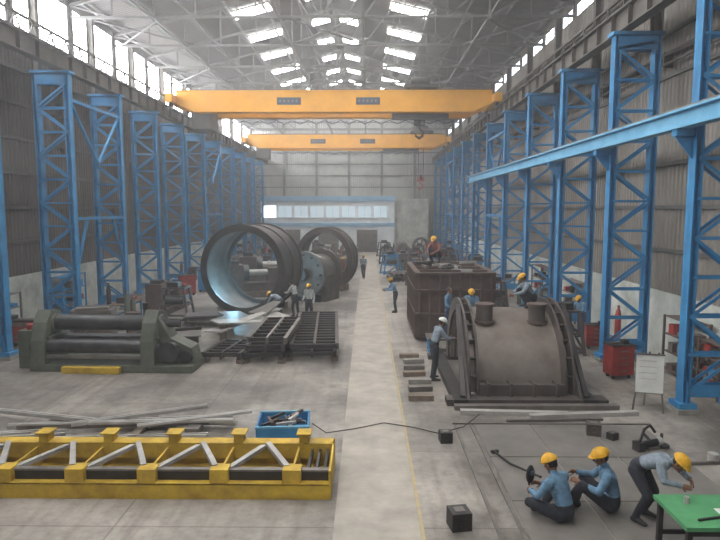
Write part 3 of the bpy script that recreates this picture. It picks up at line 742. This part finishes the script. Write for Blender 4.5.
POSES['situp']=P((0,0,.14),(0,-.01,.29),(0,.05,.47),(0,.1,.62),(0,.12,.68),(0,.16,.78),sym(.185,.08,.58),((-.28,.2,.38),(.27,.22,.4)),((-.17,.43,.44),(.16,.46,.46)),sym(.1,.03,.13),((-.2,.42,.42),(.24,.36,.36)),((-.12,.62,.09),(.02,.48,.08)),((-.13,.78,.04),(.0,.64,.04)),(-.2,1,-.35))
POSES['squat']=P((0,-.06,.3),(0,.02,.43),(0,.13,.6),(0,.2,.73),(0,.23,.79),(0,.28,.88),sym(.18,.17,.69),((-.25,.34,.5),(.25,.35,.5)),((-.13,.55,.42),(.12,.56,.4)),sym(.1,-.04,.28),((-.18,.32,.5),(.19,.32,.49)),((-.15,.06,.09),(.16,.06,.09)),((-.18,.22,.04),(.2,.22,.04)),(0,1,-.6))
def person(name,loc,rz,pose,shirt='shb',pants='pad',hat='helmet',voxs=.018,sleeve=True,scale=1.0):
    p=POSES[pose]; t=B(); segs=[]
    def q(k,i=None): return V(p[k]) if i is None else V(p[k][i])
    tor=[q('pel')-(q('wai')-q('pel'))*.55,q('pel'),q('wai'),q('che'),(q('che')+q('nb'))/2,q('nb')]
    t.tube(tor,[(.12,.09),(.165,.125),(.145,.105),(.175,.12),(.175,.11),(.085,.075)],'skin',n=18,lat=(1,0,0))
    t.ell(q('pel'),(.165,.12,.12),'skin')
    segs.append((q('pel'),q('wai')-(q('wai')-q('pel'))*.25,.14,pants)); segs.append((q('wai'),q('che'),.14,shirt)); segs.append((q('che'),q('nb'),.13,shirt))
    t.tube([q('nb')-V((0,0,.02)),q('nk'),q('hd')],[.075,.056,.055],'skin',n=12); segs.append((q('nk'),q('hd'),.055,'skin'))
    def limb(pts,rads,ks):
        for i in range(len(pts)-1):
            a,c=pts[i],pts[i+1]; mid=(a+c)/2
            t.tube([a,mid,c],[rads[i],(rads[i]+rads[i+1])/2*1.04,rads[i+1]],'skin',n=12); t.ell(a,(rads[i],)*3,'skin',nu=12,nv=8); t.ell(c,(rads[i+1],)*3,'skin',nu=12,nv=8)
            segs.append((a,c,(rads[i]+rads[i+1])/2,ks[i]))
    for i in(0,1):
        limb([q('nb')*.6+q('sh',i)*.4-V((0,0,.02)),q('sh',i),q('el',i),q('wr',i)],[.075,.073,.052,.036],[shirt,shirt,shirt if sleeve else 'skin'])
        limb([q('pel')*.4+q('hi',i)*.6,q('hi',i),q('kn',i),q('an',i)],[.1,.105,.07,.05],[pants,pants,pants])
        an,to=q('an',i),q('to',i); heel=an+(an-to).normalized()*.04; heel.z=an.z-.045 if an.z<.12 else an.z-.03
        t.tube([heel,(an*.5+to*.5)-V((0,0,.01)),to],[(.04,.04),(.047,.04),(.042,.028)],'skin',n=12,lat=(1,0,0)); t.ell(heel,(.04,.045,.04),'skin'); t.ell(to,(.044,.05,.03),'skin')
        segs.append((heel,to,.04,'shoe'))
    vs,fs,cs=vox(t,voxs); ks=[]
    for c in cs:
        best=None;bd=9
        for a,e,r,k in segs:
            ab=e-a; u=max(0,min(1,(c-a).dot(ab)/ab.length_squared)); d=(c-a-ab*u).length-r
            if d<bd: bd=d;best=k
        ks.append(best)
    b=B(); b.add(vs,fs,ks,True)
    for i,sd in((0,-1),(1,1)):
        w=q('wr',i); d=(w-q('el',i)).normalized(); b.tube([w-d*.03,w+d*.02],[.03,.026],'skin',n=10)
        if sleeve: b.tube([w-d*.03,w+d*.004],[.042,.04],shirt,n=14)
        hand(b,w+d*.01,d,V((-sd*.8,.1,-.3)),-1 if sd>0 else 1)
    f=V(p['face']).normalized(); x=f.cross(V((0,0,1))).normalized(); u=x.cross(f).normalized()
    R=Matrix((x,f,u)).transposed(); H=q('hd')
    def hp(a,c,d): return H+x*a+f*c+u*d
    def hf(v):
        z=v.z; sx=1.0-(.28*max(0,-z-.1)); 
        y=v.y*(1-.08*max(0,-z)) + (.12*max(0,-z) if v.y>0 else -.0)
        if v.y>0 and -.75<z<.5: y*=.96
        return V((v.x*sx,y,z))
    b.ell(H,(.078,.096,.118),'skin',R,22,16,fn=hf)
    b.tube([hp(0,.088,.028),hp(0,.102,.005),hp(0,.112,-.018),hp(0,.098,-.026)],[.008,.011,.016,.01],'skin',n=10)
    b.ell(hp(0,.09,-.052),(.026,.009,.006),'lip',R,10,6); b.ell(hp(0,.089,-.062),(.022,.009,.006),'lip',R,10,6)
    b.ell(hp(0,.078,-.095),(.028,.02,.018),'skin',R,10,6)
    for s in(-1,1):
        b.ell(hp(s*.031,.084,.01),(.014,.009,.008),'eyew',R,10,6); b.ell(hp(s*.031,.092,.01),(.006,.003,.006),'hair',R,8,5)
        b.tube([hp(s*.014,.095,.028),hp(s*.032,.096,.033),hp(s*.05,.084,.026)],[.004,.005,.003],'hair',n=6)
        b.ell(hp(s*.08,-.005,-.005),(.01,.02,.032),'skin',R,10,8)
    Rh=R@Matrix.Rotation(math.radians(12),3,'X')
    b.ell(hp(0,-.014,.014),(.083,.094,.112),'hair',Rh,20,12,z0=-.45)
    if hat:
        b.ell(hp(0,-.006,.048),(.108,.132,.105),hat,R,24,12,z0=0.0)
        b.ring(hp(0,0,.05),u,.118,.1,.02,hat,n=24,up=f)
        b.tube([hp(0,-.1,.11),hp(0,-.04,.15),hp(0,.03,.152),hp(0,.1,.11)],[.01,.013,.013,.01],hat,n=8)
        vsb=[hp(-.095,.07,.044),hp(-.06,.145,.036),hp(0,.172,.032),hp(.06,.145,.036),hp(.095,.07,.044)]
        b.prism(vsb,u*.012,hat)
    c0=q('nb'); cd=(q('nk')-q('nb')).normalized()
    b.tube([c0-cd*.015,c0+cd*.03],[.082,.068],shirt,n=16)
    o=b.obj(name,loc,rz); o.scale=(scale,)*3
    return o
person('seated_worker',(3.17,9.2,0.012),40,'sit','shb','pad',voxs=.013,scale=1.14)
person('seated_worker',(4.05,9.55,0.012),75,'situp','shb','pad',voxs=.013,scale=1.16)
person('bending_worker',(4.52,9.2,0.012),-140,'bendt','shg','pad',voxs=.013,scale=1.06)
person('standing_worker',(2.0,17.3,0),-75,'work','shg','pad','helmetw',voxs=.016,scale=1.08)
person('crouching_worker',(4.85,17.6,2.1),95,'squat','shg','pad')
person('standing_worker',(3.65,20.8,.56),170,'work','shb','pad')
person('standing_worker',(2.85,20.8,.56),-120,'stand','shb','pab',None)
person('standing_worker',(8.3,23.0,0),120,'work','shb','pab')
person('standing_worker',(-2.55,26.2,0),160,'stand','shl','pad')
person('standing_worker',(-3.35,27.6,0),60,'work','shl','pad',None)
person('bending_worker',(-3.9,26.4,0),70,'bend','shg','pad')
person('walking_worker',(-.25,43.0,0),170,'walk','shg','pad')
person('crouching_worker',(2.9,24.9,2.78),150,'squat','shr','pad',scale=1.1)
person('standing_worker',(1.35,28.8,0),100,'work','shb','pad')
person('standing_worker',(-1.6,40.6,0),120,'stand','shr','pad')
# hand-held welding shield gripped by the front seated worker
b=B(); b.ell((0,0,.15),(.1,.05,.16),'black',None,16,10); b.bb(-.05,.05,-.055,-.04,.16,.22,'glassd'); b.cyl((0,.02,-.1),(0,.02,.05),.016,'black',n=10)
b.obj('welding_shield',(2.76,9.76,.4),40)

# ---------------------------------------------------------------- lights, world, camera
w=bpy.data.worlds.new('World'); scene.world=w; w.use_nodes=True
nt=w.node_tree
bg=nt.nodes['Background']; bg.inputs['Color'].default_value=(.9,.94,1,1); bg.inputs['Strength'].default_value=1.4
vs_=nt.nodes.new('ShaderNodeVolumeScatter'); vs_.inputs['Color'].default_value=(.97,.965,.96,1); vs_.inputs['Density'].default_value=.0042; vs_.inputs['Anisotropy'].default_value=.4
nt.links.new(vs_.outputs['Volume'],nt.nodes['World Output'].inputs['Volume'])
def lamp(name,loc,e,c,r=.1):
    l=bpy.data.lights.new(name,'POINT'); l.energy=e; l.color=c; l.shadow_soft_size=r
    o=bpy.data.objects.new(name,l); col.objects.link(o); o.location=loc
lamp('welding_light',(-6.6,29.2,1.5),110,(.35,.75,1),.08)
cam=bpy.data.cameras.new('camera'); cam.lens=30; cam.sensor_width=36; cam.clip_end=300
co=bpy.data.objects.new('camera',cam); col.objects.link(co); co.location=(0,0,5); co.rotation_euler=(math.radians(90-5.8),0,math.radians(.67))
scene.camera=co
scene.view_settings.view_transform='Standard'
scene.view_settings.exposure=0.2
